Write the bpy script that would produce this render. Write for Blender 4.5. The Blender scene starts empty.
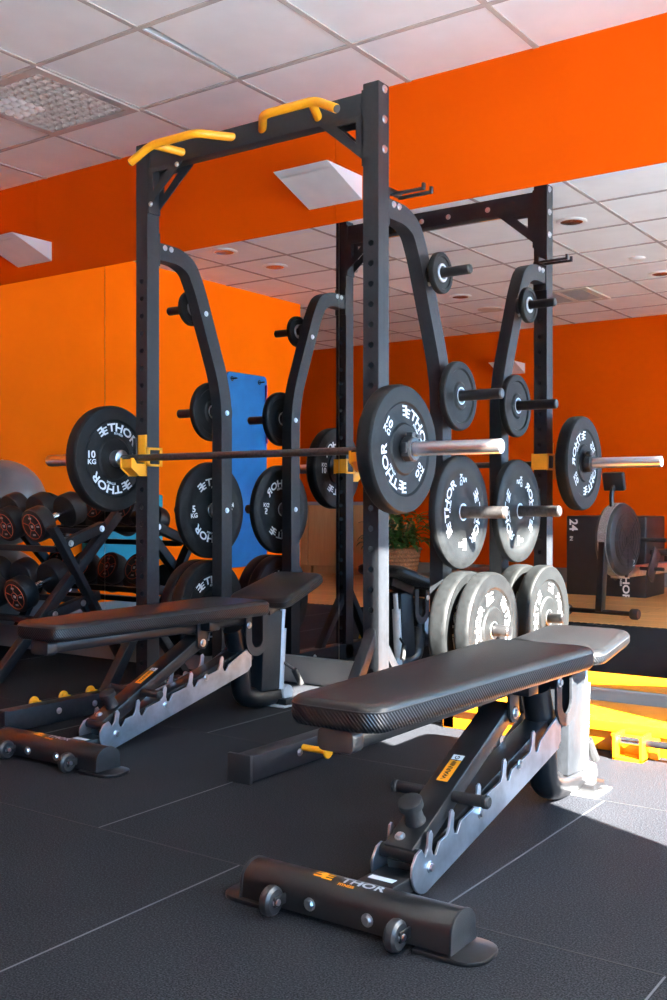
import bpy, bmesh, math, random
from mathutils import Vector, Matrix
random.seed(7)
PI = math.pi
S = bpy.context.scene
COL = S.collection
V = Vector

# ------------------------------------------------------------------ materials
def lin(r, g, b):
    f = lambda c: (c/12.92 if c <= .04045 else ((c+.055)/1.055)**2.4)
    return (f(r/255), f(g/255), f(b/255), 1)

def mat(name, col, rough=.5, metal=0., noise=0., nscale=40., bump=0., bscale=200., spec=.5, coat=0., col2=None):
    m = bpy.data.materials.new(name); m.use_nodes = True
    nt = m.node_tree; b = nt.nodes['Principled BSDF']
    b.inputs['Base Color'].default_value = col
    b.inputs['Roughness'].default_value = rough
    b.inputs['Metallic'].default_value = metal
    b.inputs['Specular IOR Level'].default_value = spec
    b.inputs['Coat Weight'].default_value = coat
    tc = nt.nodes.new('ShaderNodeTexCoord')
    if noise > 0:
        n = nt.nodes.new('ShaderNodeTexNoise'); n.inputs['Scale'].default_value = nscale; n.inputs['Detail'].default_value = 6
        nt.links.new(tc.outputs['Object'], n.inputs['Vector'])
        mx = nt.nodes.new('ShaderNodeMix'); mx.data_type = 'RGBA'
        c2 = col2 or tuple(min(1, c*(1+noise)) for c in col[:3])+(1,)
        c1 = col if col2 else tuple(c*(1-noise) for c in col[:3])+(1,)
        mx.inputs['A'].default_value = c1; mx.inputs['B'].default_value = c2
        rp = nt.nodes.new('ShaderNodeValToRGB'); rp.color_ramp.elements[0].position = .35; rp.color_ramp.elements[1].position = .65
        nt.links.new(n.outputs['Fac'], rp.inputs['Fac']); nt.links.new(rp.outputs['Color'], mx.inputs['Factor'])
        nt.links.new(mx.outputs['Result'], b.inputs['Base Color'])
    if bump > 0:
        n2 = nt.nodes.new('ShaderNodeTexNoise'); n2.inputs['Scale'].default_value = bscale; n2.inputs['Detail'].default_value = 3
        nt.links.new(tc.outputs['Object'], n2.inputs['Vector'])
        bp = nt.nodes.new('ShaderNodeBump'); bp.inputs['Strength'].default_value = bump; bp.inputs['Distance'].default_value = .002
        nt.links.new(n2.outputs['Fac'], bp.inputs['Height']); nt.links.new(bp.outputs['Normal'], b.inputs['Normal'])
    return m

M = {}
M['steel'] = mat('black_powder_coat', (.0125, .0142, .0172, 1), .43, 0, .15, 60, .25, 500, .24)
M['steel2'] = mat('satin_black_steel', (.009, .009, .010, 1), .3, 0, .15, 60, .1, 400, .4)
M['rubber'] = mat('plate_rubber', (.0062, .0070, .0076, 1), .5, 0, .3, 30, .2, 300, .16)
M['grip'] = mat('black_grip_rubber', (.012, .012, .013, 1), .6, 0, .2, 50, .3, 600, .4)
M['satin'] = mat('satin_chrome', (.72, .73, .75, 1), .34, 1., .05, 30)
M['chrome'] = mat('chrome', (.82, .83, .85, 1), .16, 1., .04, 30)
M['zinc'] = mat('zinc_plate', (.66, .70, .76, 1), .38, 1., .2, 14)
M['bolt'] = mat('bolt_steel', (.75, .76, .78, 1), .3, 1., .1, 30)
M['barsteel'] = mat('dark_bar_steel', (.09, .085, .085, 1), .38, .85, .2, 80, .4, 900)
M['silver'] = mat('silver_paint', (.62, .64, .66, 1), .35, .25, .05, 30)
M['yellow'] = mat('yellow_paint', (.86, .36, .012, 1), .38, 0, .05, 30, 0, 1, .5)
M['orangepaint'] = mat('orange_yellow_paint', (.74, .225, .003, 1), .34, 0, .06, 20)
M['left_orange'] = mat('left_wall_orange', (.94, .15, .001, 1), .55, 0, .03, 3, .05, 90, .03)  # left wall only, higher base colour than the other orange walls
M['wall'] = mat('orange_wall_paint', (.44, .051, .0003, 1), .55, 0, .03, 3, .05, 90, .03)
M['white'] = mat('white_lettering', (.82, .82, .8, 1), .6, 0, .04, 40)
M['whitebox'] = mat('white_lamp_body', (.8, .78, .75, 1), .5, 0, .03, 10)
M['label'] = mat('orange_label', (.9, .3, .01, 1), .5, 0, .05, 40)
M['tile'] = mat('ceiling_tile', (.88, .90, .885, 1), .9, 0, .03, 5, .25, 260, .2)
M['tbar'] = mat('ceiling_grid', (.34, .315, .30, 1), .7, 0, .05, 10)
M['plenum'] = mat('plenum_blue_grey', (.12, .2, .24, 1), .8, 0, .2, 6)
M['vent'] = mat('vent_grey', (.42, .37, .35, 1), .5, 0, .08, 14)
M['beige'] = mat('beige_plastic', (.62, .55, .46, 1), .6, 0, .05, 10)
M['base'] = mat('baseboard_grey', (.24, .235, .225, 1), .5, 0, .08, 6)
M['blue'] = mat('blue_mat_foam', (.004, .15, .44, 1), .7, 0, .08, 8, .1, 200)
M['teal'] = mat('turquoise_mat_foam', (.012, .32, .42, 1), .65, 0, .08, 8, .1, 200)
M['ball'] = mat('silver_grey_ball', (.30, .30, .285, 1), .3, 0, .06, 8)
M['blackbox'] = mat('black_box_vinyl', (.012, .012, .014, 1), .5, 0, .2, 20, .2, 200)
M['red'] = mat('red_orange_ring', (.55, .09, .03, 1), .5, 0, .05, 30)
M['plastic'] = mat('black_plastic', (.018, .018, .02, 1), .35, 0, .1, 40)
M['leaf'] = mat('plant_leaf', (.035, .11, .015, 1), .45, 0, .5, 9)
M['wicker'] = mat('wicker', (.30, .13, .05, 1), .7, 0, .45, 70, .6, 120)
M['purple'] = mat('purple_strap', (.16, .02, .16, 1), .6, 0, .1, 20)
M['ground'] = mat('pale_paving', (.40, .42, .44, 1), .9, 0, .08, 1.5)
M['plainwall'] = mat('pale_wall', (.72, .7, .67, 1), .8, 0, .04, 3)
M['glasslens'] = mat('lamp_reflector', (.42, .41, .40, 1), .25, .9, .04, 20)

def mirror_mat():
    m = mat('mirror_glass', (.86, .875, .87, 1), 0.0, 1.0); return m
M['mirror'] = mirror_mat()

def vinyl(name, carbon):
    m = mat(name, (.0055, .0059, .0068, 1), .32, 0, .1, 40, .12, 420, .42)
    if carbon:
        nt = m.node_tree; b = nt.nodes['Principled BSDF']
        tc = nt.nodes.new('ShaderNodeTexCoord')
        sep = nt.nodes.new('ShaderNodeSeparateXYZ'); nt.links.new(tc.outputs['Object'], sep.inputs[0])
        w = nt.nodes.new('ShaderNodeTexWave'); w.inputs['Scale'].default_value = 62; w.wave_type = 'BANDS'; w.bands_direction = 'DIAGONAL'
        nt.links.new(tc.outputs['Object'], w.inputs['Vector'])
        bp = nt.nodes.new('ShaderNodeBump'); bp.inputs['Strength'].default_value = .55; bp.inputs['Distance'].default_value = .002
        nt.links.new(w.outputs['Fac'], bp.inputs['Height']); nt.links.new(bp.outputs['Normal'], b.inputs['Normal'])
    return m
M['vinyl'] = vinyl('black_vinyl', False)
M['carbon'] = vinyl('black_carbon_vinyl', True)

def rubber_floor():
    m = bpy.data.materials.new('rubber_tile_floor'); m.use_nodes = True
    nt = m.node_tree; b = nt.nodes['Principled BSDF']; b.inputs['Roughness'].default_value = .68
    b.inputs['Specular IOR Level'].default_value = .02
    tc = nt.nodes.new('ShaderNodeTexCoord')
    v = nt.nodes.new('ShaderNodeTexNoise'); v.inputs['Scale'].default_value = 260; v.inputs['Detail'].default_value = 2
    n = nt.nodes.new('ShaderNodeTexNoise'); n.inputs['Scale'].default_value = 2.2; n.inputs['Detail'].default_value = 5
    for q in (v, n): nt.links.new(tc.outputs['Object'], q.inputs['Vector'])
    r = nt.nodes.new('ShaderNodeValToRGB'); e = r.color_ramp.elements
    e[0].position = .42; e[0].color = (.0075, .0082, .0105, 1); e[1].position = .75; e[1].color = (.042, .045, .053, 1)
    nt.links.new(v.outputs['Fac'], r.inputs['Fac'])
    mx = nt.nodes.new('ShaderNodeMix'); mx.data_type = 'RGBA'; mx.blend_type = 'MULTIPLY'; mx.inputs['Factor'].default_value = .5
    nt.links.new(r.outputs['Color'], mx.inputs['A'])
    r2 = nt.nodes.new('ShaderNodeValToRGB'); r2.color_ramp.elements[0].position = .3; r2.color_ramp.elements[0].color = (.65, .65, .65, 1); r2.color_ramp.elements[1].position = .7
    nt.links.new(n.outputs['Fac'], r2.inputs['Fac']); nt.links.new(r2.outputs['Color'], mx.inputs['B'])
    nt.links.new(mx.outputs['Result'], b.inputs['Base Color'])
    bp = nt.nodes.new('ShaderNodeBump'); bp.inputs['Strength'].default_value = .5; bp.inputs['Distance'].default_value = .003
    nt.links.new(v.outputs['Fac'], bp.inputs['Height']); nt.links.new(bp.outputs['Normal'], b.inputs['Normal'])
    return m
M['floor'] = rubber_floor()

def wood(name, c1, c2, scale, rough, planks=None):
    m = bpy.data.materials.new(name); m.use_nodes = True
    nt = m.node_tree; b = nt.nodes['Principled BSDF']; b.inputs['Roughness'].default_value = rough
    tc = nt.nodes.new('ShaderNodeTexCoord'); mp = nt.nodes.new('ShaderNodeMapping'); mp.inputs['Scale'].default_value = scale
    nt.links.new(tc.outputs['Object'], mp.inputs['Vector'])
    n = nt.nodes.new('ShaderNodeTexNoise'); n.inputs['Scale'].default_value = 4; n.inputs['Detail'].default_value = 8
    nt.links.new(mp.outputs['Vector'], n.inputs['Vector'])
    r = nt.nodes.new('ShaderNodeValToRGB'); r.color_ramp.elements[0].color = c1; r.color_ramp.elements[1].color = c2
    r.color_ramp.elements[0].position = .3; r.color_ramp.elements[1].position = .7
    nt.links.new(n.outputs['Fac'], r.inputs['Fac'])
    out = r.outputs['Color']
    if planks:
        br = nt.nodes.new('ShaderNodeTexBrick'); br.inputs['Scale'].default_value = 1
        br.inputs['Brick Width'].default_value = planks[0]; br.inputs['Row Height'].default_value = planks[1]
        br.inputs['Mortar Size'].default_value = .004
        br.inputs['Color1'].default_value = (1, 1, 1, 1); br.inputs['Color2'].default_value = (.78, .78, .78, 1); br.inputs['Mortar'].default_value = (.35, .3, .25, 1)
        nt.links.new(tc.outputs['Object'], br.inputs['Vector'])
        mx = nt.nodes.new('ShaderNodeMix'); mx.data_type = 'RGBA'; mx.blend_type = 'MULTIPLY'; mx.inputs['Factor'].default_value = 1
        nt.links.new(out, mx.inputs['A']); nt.links.new(br.outputs['Color'], mx.inputs['B']); out = mx.outputs['Result']
    nt.links.new(out, b.inputs['Base Color'])
    return m
M['woodfloor'] = wood('oak_floor', (.58, .27, .08, 1), (.74, .38, .13, 1), (1.2, 9, 1), .35, (1.3, .13))
M['woodcab'] = wood('beech_veneer', (.62, .36, .15, 1), (.70, .43, .19, 1), (9, 9, .8), .45)
M['cabtop'] = mat('grey_worktop', (.35, .34, .33, 1), .5, 0, .05, 20)

# ------------------------------------------------------------------ mesh builder
class MB:
    def __init__(s): s.bm = bmesh.new()
    def add(s, verts, faces):
        vs = [s.bm.verts.new(v) for v in verts]
        for f in faces:
            try: s.bm.faces.new([vs[i] for i in f])
            except ValueError: pass
        return vs
    def box(s, lo, hi, bev=0., rot=None, org=None, seg=2):
        b = bmesh.new(); bmesh.ops.create_cube(b, size=1)
        sz = V(hi)-V(lo); ce = (V(hi)+V(lo))/2
        for v in b.verts: v.co = V((v.co.x*sz.x, v.co.y*sz.y, v.co.z*sz.z))
        if bev > 0: bmesh.ops.bevel(b, geom=b.edges[:], offset=min(bev, min(sz)*.49), segments=seg, profile=.5, affect='EDGES', clamp_overlap=True)
        for v in b.verts:
            c = v.co+ce
            if rot is not None:
                o = V(org) if org is not None else ce
                c = rot@(c-o)+o
            v.co = c
        s.merge(b); return s
    def merge(s, b, mtx=None):
        if mtx is not None: b.transform(mtx)
        me = bpy.data.meshes.new('t'); b.to_mesh(me); b.free(); s.bm.from_mesh(me); bpy.data.meshes.remove(me)
    def beam(s, a, b, w, h, bev=.004, up=(0, 0, 1)):
        """rectangular bar from a to b, w across, h along 'up'"""
        a, b = V(a), V(b); d = (b-a); L = d.length; d.normalize()
        r = d.cross(V(up)).normalized(); u = r.cross(d).normalized()
        t = MB().box((0, -w/2, -h/2), (L, w/2, h/2), bev)
        m = Matrix(((d.x, -r.x, u.x, a.x), (d.y, -r.y, u.y, a.y), (d.z, -r.z, u.z, a.z), (0, 0, 0, 1)))
        s.merge(t.bm, m); return s
    def tube(s, pts, r, n=14, caps=True, closed=False):
        pts = [V(p) for p in pts]; rs = r if isinstance(r, (list, tuple)) else [r]*len(pts)
        T = []
        for i in range(len(pts)):
            if closed: t = pts[(i+1) % len(pts)]-pts[i-1]
            else: t = pts[min(i+1, len(pts)-1)]-pts[max(i-1, 0)]
            T.append(t.normalized())
        up = V((0, 0, 1)) if abs(T[0].z) < .9 else V((0, 1, 0))
        nrm = T[0].cross(up).normalized(); rings = []
        for i, p in enumerate(pts):
            nrm = (nrm-T[i]*nrm.dot(T[i])).normalized(); bn = T[i].cross(nrm)
            rings.append([s.bm.verts.new(p+(nrm*math.cos(2*PI*k/n)+bn*math.sin(2*PI*k/n))*rs[i]) for k in range(n)])
        m = len(pts)
        for i in range(m if closed else m-1):
            A, B = rings[i], rings[(i+1) % m]
            for k in range(n): s.bm.faces.new((A[k], A[(k+1) % n], B[(k+1) % n], B[k]))
        if caps and not closed:
            s.bm.faces.new(rings[0][::-1]); s.bm.faces.new(rings[-1])
        return s
    def cyl(s, a, b, r, n=20, r2=None): return s.tube([a, b], [r, r if r2 is None else r2], n)
    def lathe(s, prof, axis='Z', org=(0, 0, 0), n=48, cap=False):
        """prof: list of (radius, height) revolved round an axis"""
        rings = []
        for (r, h) in prof:
            ring = []
            for k in range(n):
                a = 2*PI*k/n; c, d = r*math.cos(a), r*math.sin(a)
                p = {'Z': (c, d, h), 'X': (h, c, d), 'Y': (d, h, c)}[axis]
                ring.append(s.bm.verts.new(V(p)+V(org)))
            rings.append(ring)
        for A, B in zip(rings, rings[1:]):
            for k in range(n): s.bm.faces.new((A[k], A[(k+1) % n], B[(k+1) % n], B[k]))
        if cap:
            for R, h in ((rings[0], 0), (rings[-1], 1)): s.bm.faces.new(R if h else R[::-1])
        return s
    def prism(s, poly, x0, x1, axis='X', bev=0., seg=2):
        """extrude a 2D polygon: axis X takes (y,z), axis Y takes (x,z), axis Z takes (x,y)"""
        f = {'X': lambda p, t: (t, p[0], p[1]), 'Y': lambda p, t: (p[0], t, p[1]), 'Z': lambda p, t: (p[0], p[1], t)}[axis]
        b = bmesh.new()
        A = [b.verts.new(f(p, x0)) for p in poly]; B = [b.verts.new(f(p, x1)) for p in poly]
        b.faces.new(A[::-1]); b.faces.new(B); n = len(poly)
        rim = []
        for k in range(n):
            b.faces.new((A[k], A[(k+1) % n], B[(k+1) % n], B[k]))
        bmesh.ops.recalc_face_normals(b, faces=b.faces[:])
        if bev > 0:
            b.edges.ensure_lookup_table()
            ed = [e for e in b.edges if (e.verts[0] in A and e.verts[1] in A) or (e.verts[0] in B and e.verts[1] in B)]
            bmesh.ops.bevel(b, geom=ed, offset=bev, segments=seg, profile=.5, affect='EDGES', clamp_overlap=True)
        s.merge(b); return s
    def sphere(s, c, r, n=24, sc=(1, 1, 1)):
        b = bmesh.new(); bmesh.ops.create_uvsphere(b, u_segments=n, v_segments=n//2, radius=r)
        for v in b.verts: v.co = V((v.co.x*sc[0], v.co.y*sc[1], v.co.z*sc[2]))+V(c)
        s.merge(b); return s
    def build(s, name, m, parent=None, smooth=True, angle=35):
        bmesh.ops.recalc_face_normals(s.bm, faces=s.bm.faces[:])
        me = bpy.data.meshes.new(name); s.bm.to_mesh(me); s.bm.free()
        me.materials.append(M[m] if isinstance(m, str) else m)
        o = bpy.data.objects.new(name, me); COL.objects.link(o)
        if parent is not None: o.parent = parent
        if smooth:
            me.polygons.foreach_set('use_smooth', [True]*len(me.polygons))
            me.set_sharp_from_angle(angle=math.radians(angle))
        return o

def thing(name, label, cat, loc=(0, 0, 0), rz=0, group=None):
    o = bpy.data.objects.new(name, None); COL.objects.link(o); o.empty_display_size = .1
    o.location = loc; o.rotation_euler = (0, 0, rz)
    return tag(o, label, cat, group)
def tag(o, label, cat, group=None):
    o['label'] = label; o['category'] = cat
    if group: o['group'] = group
    return o
def struct(o): o['kind'] = 'structure'; return o
def dup(root, label=None, loc=None, rot=None):
    r = root.copy(); COL.objects.link(r)
    for ch in root.children:
        c = ch.copy(); COL.objects.link(c); c.parent = r
        for g in ch.children:
            d = g.copy(); COL.objects.link(d); d.parent = c
    if label: r['label'] = label
    if loc: r.location = loc
    if rot: r.rotation_euler = rot
    return r

# ------------------------------------------------------------------ lettering
_tc = {}
def glyphs(txt):
    """flat mesh (verts, faces, width) of a line of text, height about .7 units"""
    if txt in _tc: return _tc[txt]
    cu = bpy.data.curves.new('t', 'FONT'); cu.body = txt; cu.size = 1; cu.resolution_u = 3; cu.offset = .028
    o = bpy.data.objects.new('t', cu); COL.objects.link(o)
    dg = bpy.context.evaluated_depsgraph_get(); me = o.evaluated_get(dg).to_mesh()
    vs = [(v.co.x, v.co.y) for v in me.vertices]; fs = [tuple(p.vertices) for p in me.polygons]
    o.evaluated_get(dg).to_mesh_clear(); bpy.data.objects.remove(o); bpy.data.curves.remove(cu)
    x0 = min(v[0] for v in vs); x1 = max(v[0] for v in vs)
    vs = [(v[0]-x0, v[1]) for v in vs]
    _tc[txt] = (vs, fs, x1-x0); return _tc[txt]
def text_to(mb, txt, fn, h, sx=1., x_off=None, flip=False):
    """place text: fn(u, v) -> 3D point; centred on u = 0 unless x_off is given; returns its width"""
    vs, fs, w = glyphs(txt); k = h/.7; W = w*k*sx
    off = -W/2 if x_off is None else x_off
    P = [fn((W-v[0]*k*sx if flip else v[0]*k*sx)+off, v[1]*k) for v in vs]
    mb.add(P, fs); return W

def emblem(mb, fn, h, u0, sx=1.05):
    """the two-horned emblem before the word: a mirrored and a plain E sharing a stem"""
    w = text_to(mb, 'E', fn, h, sx, u0, True)
    text_to(mb, 'E', lambda u, v: fn(u, v*.85-h*.12), h, sx, u0+w*.86)
    return w*1.86
def logo(mb, fn, h):
    W = h*1.35+h*3.5
    e = emblem(mb, fn, h*1.05, -W/2)
    w = text_to(mb, 'THOR', fn, h, 1.18, -W/2+e+h*.15)
    text_to(mb, 'FITNESS', lambda u, v: fn(u+h*.75, v-h*.42), h*.26, 1.25)

# ------------------------------------------------------------------ camera
H = .86
cam = bpy.data.cameras.new('camera'); co = bpy.data.objects.new('camera', cam); COL.objects.link(co)
cam.sensor_fit = 'HORIZONTAL'; cam.sensor_width = 24; cam.lens = 24*1041.6/667
co.location = (0, 0, H); co.rotation_euler = (PI/2, 0, .6096)
cam.clip_start = .02
S.camera = co

# ------------------------------------------------------------------ setting
YM, ZC, ZS = 3.932, 2.695, 2.132        # mirror plane, ceiling, underside of the orange band
XR, XL, YB = .42, -5.85, -2.45
XF = -8.3
struct(MB().box((XF, .92, -.1), (XR, YM+.1, 0)).build('floor', 'floor', smooth=False))
f2 = struct(MB().box((XF-.1, YB-.1, -.1), (XR, .905, 0)).build('floor_wood', 'woodfloor', smooth=False))
# the toothed joint between rubber mats and boards
jb = MB()
poly = []
x = XF
n = int((XR-XF)/.05)
for i in range(n):
    poly += [(XF+i*.05, .905), (XF+i*.05+.012, .885), (XF+i*.05+.032, .885), (XF+i*.05+.045, .905)]
poly += [(XR, .905), (XR, .93), (XF, .93)]
struct(jb.prism(poly, -.05, .003, 'Z').build('trim_1', 'floor', smooth=False))
# fine seams between the one metre mats, rows laid half a tile apart
sm = MB()
for Y in (1.885, 2.885): sm.box((XF, Y-.0025, -.01), (XR, Y+.0025, .0008))
M['seam'] = mat('mat_seam', (.006, .006, .007, 1), .9)
struct(sm.build('trim_2', 'seam', smooth=False))
sm = MB()
for y0, y1, off in ((.93, 1.882, -.585), (1.888, 2.882, -1.07), (2.888, 3.9, -.585)):
    for i in range(8): sm.box((off-i*1.0-.002, y0, -.01), (off-i*1.0+.002, y1, .0008))
M['seam2'] = mat('mat_seam_glint', (.045, .05, .06, 1), .6)  # pale colour paints in the light these seams catch
struct(sm.build('trim_3', 'seam2', smooth=False))

# ceiling: tiles, T-bars and the few openings
cb = MB()
gx = [-3.543+.6*i for i in range(-9, 8)]
gy = [3.484-.6*j for j in range(-1, 11)]
hole = {(0, 1): 1}                       # the cell of the loose tile
TX0, TX1, TY1, TY0 = -3.543, -2.943, 3.484, 2.884
# vent cell: x -4.143..-3.543, y 2.884..3.484 ; loose tile cell: x -2.943..-2.343?  (see below)
LX0, LX1, LY0, LY1 = -3.543+.0, -2.943, 2.884, 3.484
def rect_minus(mb, x0, y0, x1, y1, holes, z0, z1):
    xs = sorted({x0, x1, *[h[0] for h in holes], *[h[2] for h in holes]}); ys = sorted({y0, y1, *[h[1] for h in holes], *[h[3] for h in holes]})
    for a, b in zip(xs, xs[1:]):
        for c, d in zip(ys, ys[1:]):
            if any(h[0] <= (a+b)/2 <= h[2] and h[1] <= (c+d)/2 <= h[3] for h in holes): continue
            mb.box((a, c, z0), (b, d, z1))
VENT = (-4.143, 2.884, -3.543, 3.484)
LOOSE = (-2.943, 2.884, -2.343, 3.484)
VENT2 = (-3.943, -1.316, -3.343, -.716)
rect_minus(cb, XF-.1, YB-.1, XR+.1, YM+.1, [VENT, LOOSE], ZC, ZC+.05)
struct(cb.build('ceiling', 'tile', smooth=False))
tb = MB()
for x in gx:
    if XF < x < XR: tb.box((x-.012, YB, ZC-.004), (x+.012, YM, ZC+.001))
for y in gy:
    if YB < y < YM: tb.box((XF, y-.012, ZC-.0045), (XR, y+.012, ZC+.001))
struct(tb.build('trim_4', 'tbar', smooth=False))
struct(MB().box((-4.3, 2.7, ZC+.25), (-2.2, 3.7, ZC+.27)).box((-4.3, 2.7, ZC+.05), (-4.28, 3.7, ZC+.25)).box((-2.22, 2.7, ZC+.05), (-2.2, 3.7, ZC+.25))
       .box((-4.3, 2.68, ZC+.05), (-2.2, 2.7, ZC+.25)).box((-4.3, 3.7, ZC+.05), (-2.2, 3.72, ZC+.25)).build('ceiling_plenum', 'plenum', smooth=False))

# walls
w = 'wall'
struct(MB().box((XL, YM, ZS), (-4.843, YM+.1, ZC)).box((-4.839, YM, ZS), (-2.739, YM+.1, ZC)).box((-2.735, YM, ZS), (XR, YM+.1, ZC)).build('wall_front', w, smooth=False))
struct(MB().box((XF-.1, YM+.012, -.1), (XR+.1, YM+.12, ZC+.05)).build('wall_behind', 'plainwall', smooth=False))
struct(MB().box((XL-.15, .03, 0), (XL, YM+.01, ZC)).build('wall_left', 'left_orange', smooth=False))
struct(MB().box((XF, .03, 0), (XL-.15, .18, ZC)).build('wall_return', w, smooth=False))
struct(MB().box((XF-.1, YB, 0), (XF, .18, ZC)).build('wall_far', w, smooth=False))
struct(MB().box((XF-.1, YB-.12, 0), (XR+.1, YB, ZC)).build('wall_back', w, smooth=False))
WY0, WY1, WZ0, WZ1 = 1.965, 2.87, .1, 2.64
wr = MB()
VY0, VY1, VZ0, VZ1 = -.7, 1.6, .3, 2.5
wr.box((XR, YB, 0), (XR+.1, VY0, ZC)).box((XR, VY1, 0), (XR+.1, WY0, ZC)).box((XR, VY0, 0), (XR+.1, VY1, VZ0)).box((XR, VY0, VZ1), (XR+.1, VY1, ZC)).box((XR, WY1, 0), (XR+.1, 3.02, ZC)).box((XR, 3.85, 0), (XR+.1, YM+.1, ZC)).box((XR, 3.02, 0), (XR+.1, 3.85, .3)).box((XR, 3.02, 2.1), (XR+.1, 3.85, ZC)).box((XR, WY0, 0), (XR+.1, WY1, WZ0)).box((XR, WY0, WZ1), (XR+.1, WY1, ZC))
struct(wr.build('wall_right', 'plainwall', smooth=False))
wf = MB()
for a, b in (((WY0, WZ0), (WY0+.04, WZ1)), ((WY1-.04, WZ0), (WY1, WZ1)), ((WY0, WZ0), (WY1, WZ0+.04)), ((WY0, WZ1-.04), (WY1, WZ1))):
    wf.box((XR+.02, a[0], a[1]), (XR+.07, b[0], b[1]))
struct(wf.build('window_1', 'silver', smooth=False))
wf = MB()
for y in (VY0, .42, VY1-.05): wf.box((XR+.02, y, VZ0), (XR+.07, y+.05, VZ1))
wf.box((XR+.02, VY0, VZ0), (XR+.07, VY1, VZ0+.05)).box((XR+.02, VY0, VZ1-.05), (XR+.07, VY1, VZ1))
struct(wf.build('window_2', 'silver', smooth=False))
wf = MB()
for a, b in (((3.02, .3), (3.06, 2.1)), ((3.81, .3), (3.85, 2.1)), ((3.02, .3), (3.85, .34)), ((3.02, 2.06), (3.85, 2.1))): wf.box((XR+.02, a[0], a[1]), (XR+.07, b[0], b[1]))
struct(wf.build('added_sky_window', 'silver', smooth=False))  # unseen window, added to bring more sky light to the left wall
struct(MB().box((XR+.1, 2.90, -.2), (3.3, 2.98, 4.5)).build('sun_block_fin', 'plainwall', smooth=False))  # unseen upright slab, added to keep the sun out of the third opening
struct(MB().prism([(XR+.1, -5), (XR+.1, 1.80), (3.5, .43), (3.5, -5)], 2.62, 2.72, 'Z').build('sun_block_slab', 'plainwall', smooth=False))  # unseen overhang, added so the second window gets sky but no sun
struct(MB().box((XL, YM-.012, 0), (XR, YM+.012, .118), .003).box((XL, YM-.016, .116), (XR, YM+.01, .126), .002).build('baseboard_front', 'base', smooth=False))
struct(MB().box((XL, .03, 0), (XL+.012, YM-.02, .1)).build('baseboard_left', 'base', smooth=False))
struct(MB().box((XF, YB, 0), (XR, YB+.014, .15)).build('baseboard_back', 'base', smooth=False))
struct(MB().box((XR+.3, -30, -.3), (40, 40, -.2)).build('ground_outside', 'ground', smooth=False))

names = ['leftmost tall wall mirror panel behind the dumbbell rack', 'tall wall mirror panel behind the left bench and left upright of the rack',
         'tall wall mirror panel behind the right upright and its grey plates', 'rightmost tall wall mirror panel behind the right end of the yellow platform']
xs = [XL+.002, -4.262, -2.715, -1.17, XR-.002]
for i in range(4):
    o = MB().box((xs[i]+.0015, YM, .127), (xs[i+1]-.0015, YM+.006, ZS-.001)).build('mirror_panel', 'mirror', smooth=False)
    tag(o, names[i], 'mirror', 'mirror panels on the wall')

# ------------------------------------------------------------------ ceiling fittings
t = thing('ceiling_vent', 'square ceiling air diffuser with rows of round scoops, near the left edge', 'vent', (VENT[0]+.3, VENT[1]+.3, ZC))
fr = MB()
rect_minus(fr, -.3, -.3, .3, .3, [(-.255, -.255, .255, .255)], -.012, .004); fr.build('frame', 'vent', t, False)
MB().box((-.27, -.27, .0), (.27, .27, .006)).build('panel', mat('vent_panel', (.30, .26, .245, 1), .5, 0, .1, 10), t, False)
cu = MB(); cw = MB()
for i in range(10):
    for j in range(10):
        cx, cy = -.228+i*.0507, -.228+j*.0507
        q = cw if (i < 4 and 2 <= j < 6) else cu
        q.lathe([(.021, .0), (.0235, -.006), (.0205, -.012), (.017, -.008), (.0165, .001)], 'Z', (cx, cy, 0), 14)
        if q is cw: q.lathe([(.017, -.008), (.010, -.014), (.002, -.016)], 'Z', (cx, cy, 0), 14)
cu.build('scoop_rings', 'vent', t); cw.build('white_scoops', 'whitebox', t)
# loose tile: lifted at one side, a bluish gap along its left edge
o = MB().prism([(.012, -.012), (.585, -.012), (.585, -.59), (.050, -.59)], 0, .02, 'Z')
lt = o.build('ceiling_tile', 'tile', None, False)
lt.location = (LOOSE[0], LOOSE[3], ZC+.002)
tag(lt, 'white ceiling tile sitting askew with a dark gap at its left edge', 'ceiling tile')

DL = [(-2.636, 1.358, 'round recessed downlight in the mirror nearest the rack top right'), (-2.65, -.555, 'round recessed downlight at the right edge of the mirrored ceiling'),
      (-4.428, -.472, 'round recessed downlight mirrored just right of the small top plate'), (-5.056, 2.033, 'left one of two downlights mirrored above the left storage arm'),
      (-5.053, 1.43, 'right one of two downlights mirrored above the left storage arm')]
p0 = thing('ceiling_downlight', DL[0][2], 'ceiling light', (DL[0][0], DL[0][1], ZC), 0, 'recessed ceiling downlights')
MB().lathe([(.072, .0), (.098, -.001), (.1, -.006), (.094, -.012), (.074, -.012), (.07, .0)], 'Z', n=32).build('trim_ring', 'whitebox', p0)
MB().lathe([(.074, -.011), (.06, -.007), (.035, -.003), (.012, -.002), (.002, -.002)], 'Z', n=32).build('reflector', 'glasslens', p0)
for x, y, l in DL[1:]: dup(p0, l, (x, y, ZC))
t = thing('smoke_detector', 'small white round smoke detector mirrored right of the rack hook', 'smoke detector', (-2.635, .071, ZC))
MB().lathe([(.0, -.018), (.03, -.0175), (.05, -.014), (.06, -.008), (.062, 0)], 'Z', n=28).build('cover', 'whitebox', t)
t = thing('ceiling_speaker', 'flat round cream ceiling disc mirrored between the two storage arms', 'ceiling disc', (-4.489, -1.207, ZC))
MB().lathe([(.002, -.012), (.10, -.012), (.125, -.008), (.13, 0)], 'Z', n=32).build('grille', 'beige', t)
t = thing('ceiling_vent', 'beige square slatted ceiling vent mirrored in front of the orange back wall', 'vent', (-3.643, -1.016, ZC))
fr = MB(); rect_minus(fr, -.3, -.3, .3, .3, [(-.24, -.24, -.02, .24), (.02, -.24, .24, .24)], -.012, 0); fr.build('frame', 'beige', t, False)
sl = MB()
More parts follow.
